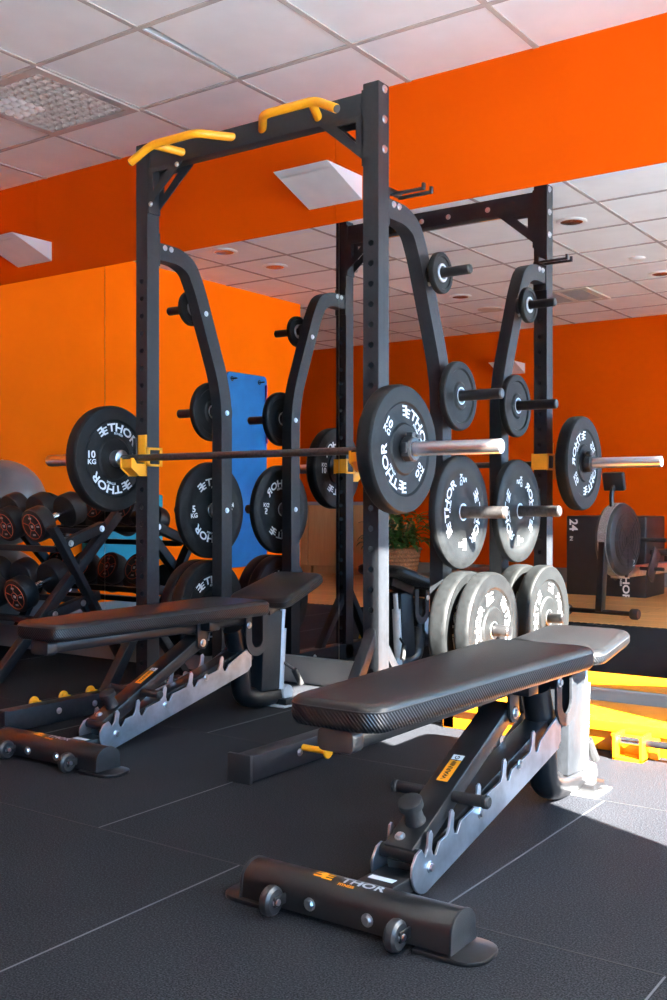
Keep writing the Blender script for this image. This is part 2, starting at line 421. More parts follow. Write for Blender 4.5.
for i in range(12): sl.box((-.24, -.23+i*.04, -.01), (.24, -.212+i*.04, -.004))
sl.build('slats', 'tbar', t, False)

def sconce(x0, y, sgn, label):
    t = thing('wall_lamp', label, 'wall lamp', (x0, y, 2.27), 0, 'white wedge wall lamps')
    h0, h1, d, wd = -.053, .053, .275*sgn, .148
    b = MB()
    A = [(-wd, 0, h1), (wd, 0, h1), (wd, d, h1), (-wd, d, h1)]; B = [(-wd, 0, h0), (wd, 0, h0)]
    b.add(A+B, [(4, 5, 2, 3), (1, 2, 5), (0, 4, 3), (0, 1, 5, 4)])
    i = .012
    b.add([(-wd+i, sgn*.01, h1-.02), (wd-i, sgn*.01, h1-.02), (wd-i, d-sgn*.03, h1-.02), (-wd+i, d-sgn*.03, h1-.02)], [(0, 1, 2, 3)])
    b.build('shade', 'whitebox', t, False)
    return t
sconce(-2.735, YM-.001, -1, 'white wedge wall lamp on the orange band between the two uprights')
sconce(-4.843, YM-.001, -1, 'white wedge wall lamp on the orange band at the left edge')
sconce(-4.85, YB+.001, 1, 'white wedge wall lamp on the far orange wall, seen in the mirror')

# ------------------------------------------------------------------ power rack
UR, UL = -2.0375, -3.192            # centre x of the right and left uprights
UW, UY0, UY1, ZT = .066, 3.152, 3.222, 2.362
UYc = (UY0+UY1)/2
rack = thing('power_rack', 'tall black steel half rack with yellow pull-up grips and curved plate storage arms', 'power rack', ((UR+UL)/2, UYc, 0))
RO = V(((UR+UL)/2, UYc, 0))
def L(p): return V(p)-RO

def upright(xc):
    b = MB(); w, t = UW/2, .004; x0, x1 = xc-w, xc+w
    pitch, r, n = .0735, .0112, 24
    z0 = 1.786-pitch*(n-1)-pitch/2; z1 = 1.786+pitch/2
    # side walls
    b.box(L((x0, UY0, 0)), L((x0+t, UY1, ZT))); b.box(L((x1-t, UY0, 0)), L((x1, UY1, ZT)))
    for y in (UY0, UY1-t):
        b.box(L((x0+t, y, z1)), L((x1-t, y+t, ZT))); b.box(L((x0+t, y, 0)), L((x1-t, y+t, z0)))
        for i in range(n):
            zc = 1.786-i*pitch; N = 20
            ring = []
            for k in range(N):
                a = 2*PI*k/N+PI/4; c, s_ = math.cos(a), math.sin(a)
                m_ = max(abs(c), abs(s_))
                ring.append(((xc+r*c, zc+r*s_), (xc+(w-t)*c/m_, zc+pitch/2*s_/m_)))
            vi = [[b.bm.verts.new(L((q[0][0], yy, q[0][1]))) for q in ring] for yy in (y, y+t)]
            vo = [[b.bm.verts.new(L((q[1][0], yy, q[1][1]))) for q in ring] for yy in (y, y+t)]
            for k in range(N):
                k2 = (k+1) % N
                b.bm.faces.new((vi[0][k], vo[0][k], vo[0][k2], vi[0][k2])); b.bm.faces.new((vi[1][k], vi[1][k2], vo[1][k2], vo[1][k]))
                b.bm.faces.new((vi[0][k], vi[0][k2], vi[1][k2], vi[1][k]))
    b.box(L((x0, UY0, ZT)), L((x1, UY1, ZT+.004)), .002)
    o = b.build('upright', 'steel', rack, False)
    return o
upright(UR); upright(UL)

cbm = MB()
cbm.box(L((UL+UW/2, UYc-.03, 2.255)), L((UR-UW/2, UYc+.03, 2.338)), .004)
crossbar = cbm.build('crossbar', 'steel', rack)
for sx, xc in ((1, UL+UW/2), (-1, UR-UW/2)):
    P = [(xc, 2.256), (xc+sx*.20, 2.256), (xc, 2.09)]
    I = [(xc+sx*.032, 2.236), (xc+sx*.118, 2.236), (xc+sx*.032, 2.158)]
    b = MB()
    for yy in (UYc-.034, UYc+.028):
        A = [b.bm.verts.new(L((p[0], yy, p[1]))) for p in P]; A2 = [b.bm.verts.new(L((p[0], yy+.006, p[1]))) for p in P]
        B = [b.bm.verts.new(L((p[0], yy, p[1]))) for p in I]; B2 = [b.bm.verts.new(L((p[0], yy+.006, p[1]))) for p in I]
        for k in range(3):
            j = (k+1) % 3
            for f in ((A[k], A[j], B[j], B[k]), (A2[j], A2[k], B2[k], B2[j]), (A[k], A2[k], A2[j], A[j]), (B[j], B2[j], B2[k], B[k])): b.bm.faces.new(f)
    b.box(L((min(xc, xc+sx*.008), UYc-.034, 2.07)), L((max(xc, xc+sx*.008), UYc+.034, 2.345)), .001)
    b.build('gusset', 'steel', crossbar, False)
class Bolts:
    def __init__(s): s.items = []
    def build(s, name, m, parent):
        for it in s.items:
            b = MB(); bolt_shape(b, *it); b.build(name, m, parent)
def bolt_shape(b, p, d, r=.011, h=.008):
    p = V(p); d = V(d)
    b.cyl(p, p+d*.0025, r*1.35, 16); b.cyl(p+d*.0025, p+d*h, r, 8, r*.8)
def bolt(b, *a): b.items.append(a)
b = Bolts()
for z in (2.345, 2.236, 2.128):
    bolt(b, L((UR+UW/2, UYc+.005, z)), (1, 0, 0)); bolt(b, L((UL-UW/2, UYc+.005, z)), (-1, 0, 0))
for x in (UL+.28, UL+.5, UR-.28, UR-.5): bolt(b, L((x, UYc+.03, 2.29)), (0, 1, 0), .01)
bolt(b, L((UL+UW/2+.02, UYc-.034, 2.105)), (0, -1, 0), .008); bolt(b, L((UL+UW/2+.17, UYc-.034, 2.245)), (0, -1, 0), .008)
b.build('bolt', 'bolt', crossbar)

def bend(pts, r=.03, n=5):
    """round the corners of a polyline"""
    pts = [V(p) for p in pts]; out = [pts[0]]
    for i in range(1, len(pts)-1):
        a, b, c = pts[i-1], pts[i], pts[i+1]
        d1, d2 = (a-b), (c-b); k = min(r, d1.length*.45, d2.length*.45)
        A, C = b+d1.normalized()*k, b+d2.normalized()*k
        for j in range(n+1):
            t = j/n; out.append(A*(1-t)**2+b*2*t*(1-t)+C*t*t)
    return out+[pts[-1]]
for s_ in (-1, 1):                   # pull-up grips, mirrored about the middle
    X = lambda a: RO.x+s_*(a+(.02 if s_ > 0 else .03))
    yf = UY0-.105
    g = MB()
    g.tube(bend([L((X(.49), yf-.015, 2.247)), L((X(.385), yf, 2.303)), L((X(.145), yf, 2.303)), L((X(.045), UYc-.02, 2.30))], .035), .0165, 16)
    g.tube(bend([L((X(.37), yf, 2.30)), L((X(.315), UYc-.02, 2.29))], .02), .0165, 16)
    go = g.build('pull_up_grip', 'yellow', rack)
    d = V((s_*.105, -.015, -.056)).normalized(); e = L((X(.49), yf-.015, 2.247))
    MB().cyl(e, e+d*.004, .0145, 16).build('end_plug', 'grip', go)

ARM = [(UY1-.005, 1.925), (3.35, 1.925), (3.43, 1.895), (3.485, 1.80), (3.635, 1.43), (3.664, 1.31), (3.668, 1.2), (3.668, 0.0)]
def arm(xc, sx):
    p2 = bend([(0, y, z) for y, z in ARM], .05, 6)
    b = MB(); w, h = .029, .036; rings = []
    for i, p in enumerate(p2):
        t = (p2[min(i+1, len(p2)-1)]-p2[max(i-1, 0)]).normalized(); nr = V((0, -t.z, t.y))
        rings.append([b.bm.verts.new(V((xc-RO.x+sx_*w, p.y-RO.y, p.z))+nr*h*n_) for sx_, n_ in ((-1, -1), (1, -1), (1, 1), (-1, 1))])
    for A, B in zip(rings, rings[1:]):
        for k in range(4): b.bm.faces.new((A[k], A[(k+1) % 4], B[(k+1) % 4], B[k]))
    b.bm.faces.new(rings[0]); b.bm.faces.new(rings[-1][::-1])
    b.box(L((xc-.034, UY1-.001, 1.86)), L((xc+.034, UY1+.007, 2.0)), .002)
    o = b.build('storage_arm', 'steel', rack, True, 40)
    bb = Bolts()
    for y, z in ((3.262, 1.945), (3.30, 1.945), (3.525, 1.70), (3.668, 1.262), (3.668, .812)):
        bolt(bb, L((xc+.029, y, z)), (1, 0, 0), .009); bolt(bb, L((xc-.029, y, z)), (-1, 0, 0), .009)
    bb.build('bolt', 'bolt', o)
    return o
armR = arm(UR, 1); armL = arm(UL, -1)
HORN = [(3.53, 1.735, .175, .019), (3.668, 1.272, .24, .021), (3.668, .812, .255, .024), (3.668, .355, .27, .022)]
for xc, sx, ar in ((UR, 1, armR), (UL, -1, armL)):
    for y, z, ln, r in HORN:
        b = MB(); x0 = xc+sx*.027
        b.cyl(L((x0, y, z)), L((x0+sx*.008, y, z)), r*1.9, 24)
        b.cyl(L((x0, y, z)), L((x0+sx*ln, y, z)), r, 24); b.cyl(L((x0+sx*ln, y, z)), L((x0+sx*(ln+.005), y, z)), r, 24, r*.8)
        b.build('plate_horn', 'steel2' if z > .9 else 'steel2' if z < .5 else 'barsteel', ar)
b = MB()                              # small pair of prongs beside the right upright
for y in (3.245, 3.30):
    b.box(L((-2.01, y-.007, 1.972)), L((-1.868, y+.007, 1.982)), .001); b.box(L((-1.877, y-.007, 1.98)), L((-1.867, y+.007, 1.997)), .001)
b.box(L((-2.012, 3.23, 1.975)), L((-2.004, 3.315, 2.0)), .001)
b.build('accessory_hook', 'steel2', rack)

for xc, sx, in ((UR, 1), (UL, -1)):
    b = MB()
    b.box(L((xc-.033, 2.44, .006)), L((xc+.033, 3.74, .084)), .003)
    b.box(L((xc-.055, 2.428, 0)), L((xc+.035, 2.441, .088)), .002)
    b.prism([(2.93-RO.y, .084), (2.99-RO.y, .084), (UY0+.004-RO.y, .34), (UY0+.004-RO.y, .40)], xc-RO.x-.022, xc-RO.x+.022, 'X', .003)
    b.prism([(3.44-RO.y, .084), (3.40-RO.y, .084), (UY1-.004-RO.y, .30), (UY1-.004-RO.y, .36)], xc-RO.x-.022, xc-RO.x+.022, 'X', .003)
    br = b.build('base_rail', 'steel', rack)
    bb = Bolts()
    for y in (2.62, 2.80, 2.99, 3.45): bolt(bb, L((xc+.033, y+.06, .05)), (1, 0, 0), .009)
    bb.build('bolt', 'bolt', br)
    for y in (2.70, 2.845, 2.985):
        p = MB(); x0 = xc+sx*.03
        yy = y if sx > 0 else y-.06
        zz = .062 if sx > 0 else .078; pl_ = .10 if sx > 0 else .035
        p.cyl(L((x0, yy, zz)), L((x0+sx*pl_, yy, zz)), .0105, 18); p.lathe([(.0, .0), (.02, 0), (.023, .003), (.023, .008), (.02, .011), (.0, .011)], 'X', L((x0+sx*pl_-.005, yy, zz)), 24)
        p.build('band_peg', 'yellow', br)

def jhook(xc, sx):
    """bar hook: wraps the upright, tray sticks out to the front"""
    b = MB(); z = 1.036; w = UW/2
    x0, x1 = xc-w-.004, xc+w+.004
    yf = UY0
    # front plate
    b.box(L((xc-.012, yf-.012, .965)), L((xc+.034, yf-.001, 1.135)), .002)
    # side wrap as a square frame
    for xx in (x1, x0-.004):
        for a, c in (((yf-.01, 1.072), (UY1+.012, 1.082)), ((yf-.01, 1.002), (UY1+.012, 1.012)), ((yf-.01, 1.002), (yf+.008, 1.082)), ((UY1-.004, 1.002), (UY1+.012, 1.082))):
            b.box(L((xx, a[0], a[1])), L((xx+.005, c[0], c[1])), .001)
    b.box(L((x0, UY1+.004, 1.005)), L((x1, UY1+.012, 1.08)), .001)
    # tray cheeks
    tr = [(yf-.002, .96), (yf-.045, .96), (yf-.092, .993), (yf-.092, 1.035), (yf-.078, 1.035), (yf-.06, 1.012), (yf-.002, 1.012)]
    for xx in (xc-.034, xc+.028): b.prism([(p[0]-RO.y, p[1]) for p in tr], xx-RO.x, xx+.006-RO.x, 'X', .0008)
    b.prism([(p[0]-RO.y, p[1]) for p in ((yf-.002, .963), (yf-.04, .963), (yf-.088, .995), (yf-.088, 1.03), (yf-.08, 1.03), (yf-.08, 1.0), (yf-.036, .972), (yf-.002, .972))], xc-.03-RO.x, xc+.03-RO.x, 'X')
    o = b.build('bar_hook', 'yellow', rack)
    l = MB()
    l.box(L((xc-.03, yf-.022, 1.0)), L((xc-.012, yf-.001, 1.122)), .003)
    l.prism([(p[0]-RO.y, p[1]) for p in ((yf-.004, .985), (yf-.05, .985), (yf-.086, 1.012), (yf-.086, 1.034), (yf-.078, 1.034), (yf-.06, 1.018), (yf-.004, 1.018))], xc-.028-RO.x, xc+.027-RO.x, 'X', .001)
    l.box(L((x1-.001, yf+.012, 1.016)), L((x1+.004, UY1-.008, 1.068)), .002)
    l.build('hook_liner', 'grip', o)
jhook(UR, 1); jhook(UL, -1)

# ------------------------------------------------------------------ plates
def plate(name, label, r, th, loc, rot, kg, group, big=True):
    t = thing(name, label, 'weight plate', loc, 0, group)
    h = th/2
    if big:
        pr = [(.03, h*.98), (.085, h*.98), (.092, h*.80), (r*.70, h*.80), (r*.735, h*.99), (r*.965, h), (r*.99, h*.82), (r, h*.55)]
    else:
        pr = [(.03, h), (r*.36, h), (r*.42, h*.6), (r*.76, h*.6), (r*.8, h), (r*.96, h), (r*.99, h*.8), (r, h*.5)]
    MB().lathe(pr+[(a, -c) for a, c in pr[::-1]]+[pr[0]], 'X', n=96).build('disc', 'rubber', t)
    rr = .029 if r > .12 else .0265
    MB().lathe([(rr, h*1.03), (.034, h*1.03), (.036, h*.9), (.036, -h*.9), (.034, -h*1.03), (rr, -h*1.03), (rr, h*1.03)], 'X', n=40).build('steel_bushing', 'satin', t)
    if big:
        for sd in (1, -1):
            fx = sd*(h*.80+.0012)
            def arc(u, v, a0, rad):
                a = a0-u/rad; q = rad+v
                return (fx, -sd*q*math.sin(a), q*math.cos(a))
            for k in (0, 1):
                a0 = rot*sd+k*PI
                m = MB(); logo(m, lambda u, v: arc(u, v, a0, .117), .034); m.build('lettering', 'white', t, False)
                b0 = rot*sd+PI/2+k*PI
                def num(u, v):
                    cy, cz = -.128*math.sin(b0), .128*math.cos(b0)
                    ca, sa = math.cos(b0-PI/2), math.sin(b0-PI/2)
                    return (fx, sd*(cy+u*ca-v*sa), cz+u*sa+v*ca)
                m = MB(); text_to(m, kg, lambda u, v: num(u, v+.002), .029, 1.15)
                text_to(m, 'KG', lambda u, v: num(u, v-.024), .020, 1.2); m.build('weight_marking', 'white', t, False)
    return t
G1, G2, G3 = 'bumper plates loaded on the barbell', 'plates stored on the right arm', 'plates stored on the left arm'
YB_, ZB_ = 3.1, 1.036
BX = -2.607
plate('bumper_plate', 'black ten kilo bumper plate on the left end of the barbell', .225, .062, (BX-.718, YB_, ZB_), math.radians(1), '10', G1)
plate('bumper_plate', 'large ten kilo bumper plate on the right end of the barbell', .225, .062, (BX+.716, YB_, ZB_), math.radians(-35), '10', G1)
XRp = UR+.029+.034
plate('weight_plate', 'smallest round plate near the top of the right storage arm', .08, .024, (XRp+.013, 3.53, 1.735), 0, '', G2, False)
plate('weight_plate', 'middle-sized plain grey plate halfway up the right storage arm', .137, .03, (XRp+.016, 3.668, 1.272), 0, '', G2, False)
plate('bumper_plate', 'single large bumper plate above the stacked pair on the right storage arm', .225, .035, (XRp+.022, 3.668, .812), math.radians(90), '5', G2)
plate('bumper_plate', 'inner one of the two sunlit bumper plates on the lowest right horn', .225, .075, (XRp+.04, 3.668, .355), math.radians(100), '20', G2)
plate('bumper_plate', 'outer sunlit bumper plate on the lowest right horn', .225, .062, (XRp+.04+.0375+.035+.031, 3.668, .355), math.radians(-75), '15', G2)
XLp = UL-.029-.022
plate('weight_plate', 'smallest black plate near the top of the left storage arm', .08, .024, (XLp-.013, 3.53, 1.735), 0, '', G3, False)
plate('weight_plate', 'middle-sized black plate on the left storage arm before the blue mat', .137, .03, (XLp-.016, 3.668, 1.272), 0, '', G3, False)
plate('bumper_plate', 'five kilo bumper plate on the left storage arm just under the bar', .225, .035, (XLp-.022, 3.668, .812), math.radians(4), '5', G3)
plate('bumper_plate', 'inner bumper plate on the lowest left horn', .225, .062, (XLp-.034, 3.668, .355), math.radians(8), '20', G3)
plate('bumper_plate', 'outer bumper plate on the lowest left horn', .225, .062, (XLp-.034-.066, 3.668, .355), math.radians(-20), '20', G3)

# ------------------------------------------------------------------ barbell
t = thing('barbell', 'long dark steel barbell with chrome sleeves resting in the yellow rack hooks', 'barbell', (BX, YB_, ZB_))
b = MB().cyl((-.66, 0, 0), (.66, 0, 0), .0142, 24); b.build('shaft', 'barsteel', t)
for s_ in (-1, 1):
    o = MB().lathe([(.0, .645), (.03, .645), (.036, .649), (.036, .679), (.03, .683), (.0248, .684), (.0248, 1.108), (.0235, 1.111), (.0, 1.111)] if s_ > 0 else
                   [(.0, -.645), (.03, -.645), (.036, -.649), (.036, -.679), (.03, -.683), (.0248, -.684), (.0248, -1.108), (.0235, -1.111), (.0, -1.111)], 'X', n=36).build('sleeve', 'satin', t)
    e = MB().lathe([(.004, s_*1.1112), (.015, s_*1.1122), (.017, s_*1.1112), (.0195, s_*1.1122)], 'X', n=30); e.build('end_ring', 'bolt', o)
c = thing('barbell_collar', 'black locking collar on the right sleeve against the large plate', 'barbell collar', (BX+.716+.031+.0215, YB_, ZB_))
b = MB()
pr = [(.0275, -.02), (.043, -.02), (.045, -.016), (.045, .012), (.04, .018), (.0275, .018), (.0275, -.02)]
b.lathe(pr, 'X', n=10); b.build('ring', 'plastic', c, False)
b = MB().box((-.012, -.012, .04), (.012, .014, .058), .003).box((-.005, .01, .036), (.02, .04, .052), .004).box((-.01, -.05, -.015), (.01, -.04, .02), .003)
b.build('latch', 'plastic', c)

# ------------------------------------------------------------------ adjustable bench
def rounded(pts, r, n=6):
    out = []; N = len(pts)
    for i in range(N):
        a, b_, c_ = V(pts[i-1]+(0,)), V(pts[i]+(0,)), V(pts[(i+1) % N]+(0,))
        k = r[i] if isinstance(r, (list, tuple)) else r
        k = min(k, (a-b_).length*.48, (c_-b_).length*.48)
        A, C = b_+(a-b_).normalized()*k, b_+(c_-b_).normalized()*k
        for j in range(n+1):
            t_ = j/n; q = A*(1-t_)**2+b_*2*t_*(1-t_)+C*t_*t_; out.append((q.x, q.y))
    return out

def pad(name, y0, y1, w0, w1, z0, z1, parent, origin=(0, 0, 0), tilt=0, r=.05):
    """upholstered slab, smooth top, textured flank, stitched seam"""
    pl = rounded([(-w0/2, y0), (w0/2, y0), (w1/2, y1), (-w1/2, y1)], r, 8)
    zc = z1-.016
    top = MB(); cx, cy = 0, (y0+y1)/2
    def ring(mb, k, z): return [mb.bm.verts.new((p[0]-(k*(1 if p[0] > 0 else -1) if abs(p[0]) > .001 else 0), p[1]-k*(1 if p[1] > cy else -1)*min(1, abs(p[1]-cy)/(.4*(y1-y0))), z)) for p in pl]
    def strip(mb, lv):
        rs = [ring(mb, k, z) for k, z in lv]; n = len(pl)
        for A, B in zip(rs, rs[1:]):
            for i in range(n): mb.bm.faces.new((A[i], A[(i+1) % n], B[(i+1) % n], B[i]))
        return rs
    rs = strip(top, [(-.0005, zc), (.002, z1-.009), (.007, z1-.0035), (.016, z1)]); top.bm.faces.new(rs[-1])
    o = top.build(name, 'vinyl', parent, True, 60)
    fl = MB(); rs = strip(fl, [(.02, z0), (.006, z0+.003), (.0, z0+.012), (-.001, (z0+zc)/2), (0, zc)]); fl.bm.faces.new(rs[0][::-1])
    f_ = fl.build('pad_flank', 'carbon', o, True, 60)
    MB().tube([(p[0], p[1], zc) for p in pl], .0021, 6, closed=True).build('piping', 'grip', o)
    o.location = origin; o.rotation_euler = (tilt, 0, 0)
    return o

def bench(label, loc, tilt):
    t = thing('weight_bench', label, 'weight bench', loc, 0, 'adjustable black benches')
    # local y=0 at the front foot (world Y = loc.y), head end of the long pad at y = -.08
    # ---- front foot
    prof = [(-.052, .012), (.048, .012)]+[(.048*math.cos(a)-.002, .046+.036*math.sin(a)) for a in [PI*k/12 for k in range(13)]]
    ff = MB().prism(prof, -.25, .25, 'X', .001).build('front_foot', 'steel2', t, True, 30)
    for s_ in (-1, 1):
        e = MB()
        e.prism(rounded([(s_*.175, -.06), (s_*.315, -.06), (s_*.315, .06), (s_*.175, .06)], [.005, .055, .055, .005]), 0, .009, 'Z', .0015)
        e.build('foot_plate', 'steel2', ff)
        MB().prism([(p[0]*1.04, (p[1]-.046)*1.04+.046) for p in prof], s_*.25, s_*.256, 'X', .001).build('end_cap', 'steel', ff, True, 30)
        wv = MB(); wx = s_*.15
        wv.lathe([(.008, -.012), (.024, -.013), (.030, -.008), (.0315, 0), (.030, .008), (.024, .013), (.008, .012)], 'X', (wx, -.078, .034), 28)
        w_ = wv.build('transport_wheel', 'plastic', ff)
        bb = Bolts(); bolt(bb, (wx+.013, -.078, .034), (1, 0, 0), .008); bolt(bb, (s_*.07, -.052, .036), (0, -1, 0), .010); bb.build('bolt', 'bolt', ff)
        for q in (.012, -.018): MB().box((wx+q, -.088, .024), (wx+q+.006, -.04, .046), .003).build('wheel_bracket', 'steel2', ff)
    m = MB()
    def on_top(u, v):
        a = PI/2-(.004-v)/.042+.55
        a = max(.2, min(PI-.1, a)); a = PI-a if False else a
        ang = PI/2+(.012-v)/.043
        return (u, .0495*math.cos(ang)-.002, .046+.0375*math.sin(ang))
    W = .034
    e = emblem(m, on_top, .021, -.088, 1.9); m.build('emblem', 'label', ff, False)
    m = MB(); text_to(m, 'THOR', on_top, .018, 1.45, -.022); m.build('wordmark', 'silver', ff, False)
    m = MB(); text_to(m, 'FITNESS', lambda u, v: on_top(u, v-.010), .006, 1.3, -.02); m.build('small_wordmark', 'label', ff, False)
    # ---- main frame: low tongue, rising rail, curved rear tube
    fr = MB()
    fr.box((-.045, .03, .018), (.045, .27, .052), .004)
    fr.beam((0, .19, .04), (0, .985, .245), .066, .062)
    fr.build('main_rail', 'steel2', t)
    MB().box((-.032, .105, .0522), (.03, .124, .053)).build('sticker', 'white', t, False)
    J = bend([(0, .90, .345), (0, .935, .25), (0, .955, .07), (0, 1.04, .044), (0, 1.20, .044)], .075, 8)
    rt = MB(); rt.tube(J, .041, 20); rt.build('rear_tube', 'steel2', t)
    rf = MB()
    rf.box((-.075, 1.15, .004), (.075, 1.235, .03), .006)
    rf.build('rear_foot', 'steel2', t)
    for s_ in (-1, 1):
        MB().lathe([(.0, 0), (.034, 0), (.034, .006), (.028, .012), (0, .012)], 'Z', (s_*.055, 1.195, 0), 24).build('foot_pad', 'grip', t)
    # ---- ladder plates
    base = lambda y: .016+(y-.22)*.22
    low = [(.205+.056*math.cos(a), .062+.056*math.sin(a)) for a in [PI*.92+k*PI*.70/9 for k in range(10)]]
    low += [(.73, .127), (.93, .175), (.953, .195)]
    up = [(.953, .262), (.935, .268)]
    for yt in (.763, .59, .45, .317, .218):
        zb = base(yt)+.066
        up += [(yt+.052, zb+.018), (yt+.034, zb-.006), (yt+.022, zb-.004), (yt+.016, zb+.012), (yt+.021, zb+.044), (yt+.014, zb+.054), (yt+.004, zb+.050), (yt-.002, zb+.018), (yt-.012, zb+.002)]
    up += [(.190, .104), (.168, .098)]
    for s_ in (-1, 1):
        x0 = s_*.047 if s_ > 0 else -.053
        lp = MB(); lp.prism([(p[0], p[1]) for p in low+up], x0, x0+.006, 'X', .0006)
        lo = lp.build('ladder_plate', 'zinc', t, False)
        bb = Bolts()
        for y, z in ((.226, .056), (.466, .116), (.683, .186)): bolt(bb, (x0+(.006 if s_ > 0 else 0), y, z), (s_, 0, 0), .010)
        bb.build('bolt', 'bolt', lo)
    # ---- back pad and its frame
    pad('back_pad', -.083, .962, .225, .315, .404, .464, t)
    bf = MB()
    bf.beam((0, -.03, .382), (0, .93, .382), .08, .042, .008)
    bf.box((-.09, .66, .365), (.09, .72, .404), .003)
    bf.prism([(.64, .40), (.70, .40), (.70, .31), (.685, .295), (.66, .295), (.645, .31)], .038, .046, 'X', .001)
    bf.prism([(.64, .40), (.70, .40), (.70, .31), (.685, .295), (.66, .295), (.645, .31)], -.046, -.038, 'X', .001)
    bo = bf.build('pad_frame', 'steel2', t)
    MB().prism(rounded([(-.044, .357), (.044, .357), (.044, .404), (-.044, .404)], .016), -.064, -.024, 'Y', .004).build('frame_end_cap', 'plastic', bo)
    bb = Bolts(); bolt(bb, (.046, .672, .318), (1, 0, 0), .011); bolt(bb, (-.046, .672, .318), (-1, 0, 0), .011); bb.build('bolt', 'bolt', bo)
    # ---- support strut with handles and bumper
    A, B = V((0, .185, .085)), V((0, .685, .325)); d = (B-A).normalized(); nn = V((0, -d.z, d.y))
    st = MB(); st.beam(A, B, .074, .044, .004)
    st.cyl((-.046, .188, .088), (.046, .188, .088), .016, 18)
    so = st.build('support_strut', 'steel2', t)
    for s_ in (-1, 1):
        h = MB(); p = A+d*.20
        h.cyl(p+V((s_*.03, 0, 0))+nn*.006, p+V((s_*.12, 0, 0))+nn*.006, .0135, 18); h.lathe([(.0135, 0), (.0155, .002), (.0155, .012), (.012, .016), (0, .016)] if s_ > 0 else [(.0135, 0), (.0155, -.002), (.0155, -.012), (.012, -.016), (0, -.016)], 'X', p+V((s_*.112, 0, 0))+nn*.006, 18)
        h.build('handle', 'grip', so)
    q = A+d*.085
    bm_ = MB(); bm_.tube([q+nn*.02, q+nn*.028, q+nn*.06, q+nn*.062, q+nn*.078, q+nn*.08], [.025, .022, .020, .028, .028, .025], 24); bm_.build('rubber_bumper', 'grip', so)
    q = A+d*.225
    lb = MB(); R_ = V((1, 0, 0))
    f = lambda u, v: q+R_*v+d*u+nn*.0226
    lb.add([f(0, -.018), f(.078, -.018), f(.078, .012), f(0, .012)], [(0, 1, 2, 3)]); lb.build('warning_label', 'label', so, False)
    lw = MB(); f2_ = lambda u, v: q+R_*(-v+.002)+d*u+nn*.0231
    text_to(lw, 'WARNING', f2_, .012, 1.05, .006); lw.build('warning_text', 'blackbox', so, False)
    wl = MB(); wl.add([f(.080, -.018)+nn*.0001, f(.098, -.018)+nn*.0001, f(.098, .012)+nn*.0001, f(.080, .012)+nn*.0001], [(0, 1, 2, 3)]); wl.build('warning_sign', 'white', so, False)
    bb = Bolts(); bolt(bb, A+d*.03+nn*.022+V((-.01, 0, 0)), nn, .009); bb.build('bolt', 'bolt', so)
    # ---- seat assembly
    for s_ in (-1, 1):
        x0 = .05*s_ if s_ > 0 else -.058
        u_ = [(.915, .40), (.915, .30)]+[(.985-.07*math.cos(a), .30-.07*math.sin(a)) for a in [PI*k/10 for k in range(1, 10)]]+[(1.055, .30), (1.055, .41), (1.02, .41), (1.02, .30)]
        u_ += [(.985+.035*math.cos(a), .30-.035*math.sin(a)) for a in [PI*k/8 for k in range(1, 8)]]+[(.95, .30), (.95, .40)]
        h = MB(); h.prism(u_, x0, x0+.008, 'X', .0008); ho = h.build('hinge_plate', 'steel', t, False)
        bb = Bolts(); bolt(bb, (x0+(.008 if s_ > 0 else 0), .932, .36), (s_, 0, 0), .010); bb.build('bolt', 'bolt', ho)
    sp = MB(); sp.beam((0, 1.09, .075), (0, 1.11, .40), .085, .12, .004, up=(0, 1, 0)); sp.build('seat_post', 'steel', t)
    ad = MB(); ad.cyl((.025, 1.165, .07), (.025, 1.185, .32), .021, 18); ad.cyl((.025, 1.185, .31), (.025, 1.195, .40), .012, 14); ad.build('adjusting_tube', 'silver', t)
    kx = .045 if tilt > .2 else .0
    kn = MB(); kn.cyl((.025, 1.17, .19), (.035+kx, 1.20, .15), .006, 10); kn.cyl((.035+kx, 1.20, .15), (.045+kx, 1.235, .085), .013, 12); kn.build('adjusting_lever', 'grip', t)
    we = MB(); we.lathe([(.0, -.02), (.032, -.02), (.034, -.01), (.034, .01), (.032, .02), (0, .02)], 'X', (.03, 1.20, .05), 24); we.box((-.03, 1.12, .0), (.09, 1.25, .006), .002); we.build('rear_roller', 'silver', t)
    pv = (0, 1.0, .375)
    s1 = pad('seat_pad', .0, .325, .315, .265, .012, .058, t, (0, .99, .388) if tilt < .2 else (.015, 1.035, .405), tilt, .05)
    sf = MB().box((-.04, .03, -.03), (.04, .24, .012), .003); sf.build('seat_frame', 'steel2', s1)
    return t
bench('large black adjustable weight bench in the front, flat pad lit by the window', (-1.185, 1.765, 0), math.radians(5))
bench('black adjustable weight bench inside the rack, its seat tilted up', (-2.715, 2.285, 0), math.radians(16.5))

# ------------------------------------------------------------------ yellow low platform
t = thing('low_platform', 'low orange-yellow steel platform on the floor along the mirror, half in sun', 'platform', (-1.1, 3.62, 0))
MB().box((-.82, -.17, .07), (.9, .17, .106), .006).build('deck', 'orangepaint', t)
b = MB().box((-.82, -.15, 0), (.9, -.10, .075), .004).box((-.82, .11, 0), (.9, .16, .075), .004).box((-.82, -.15, 0), (-.77, .16, .075), .004)
b.build('frame', 'orangepaint', t)
b = MB()
for x in (-.12, -.03): b.box((x, -.26, 0), (x+.012, -.165, .085), .002)
b.box((-.12, -.26, 0), (-.018, -.165, .01), .002); b.box((-.15, -.19, .0), (.01, -.165, .07), .002)
br = b.build('roller_bracket', 'orangepaint', t)
MB().cyl((-.11, -.225, .06), (-.03, -.225, .06), .014, 16).build('roller', 'chrome', br)
MB().cyl((-.02, -.225, .06), (.35, -.225, .06), .012, 16).build('axle_bar', 'steel2', br)

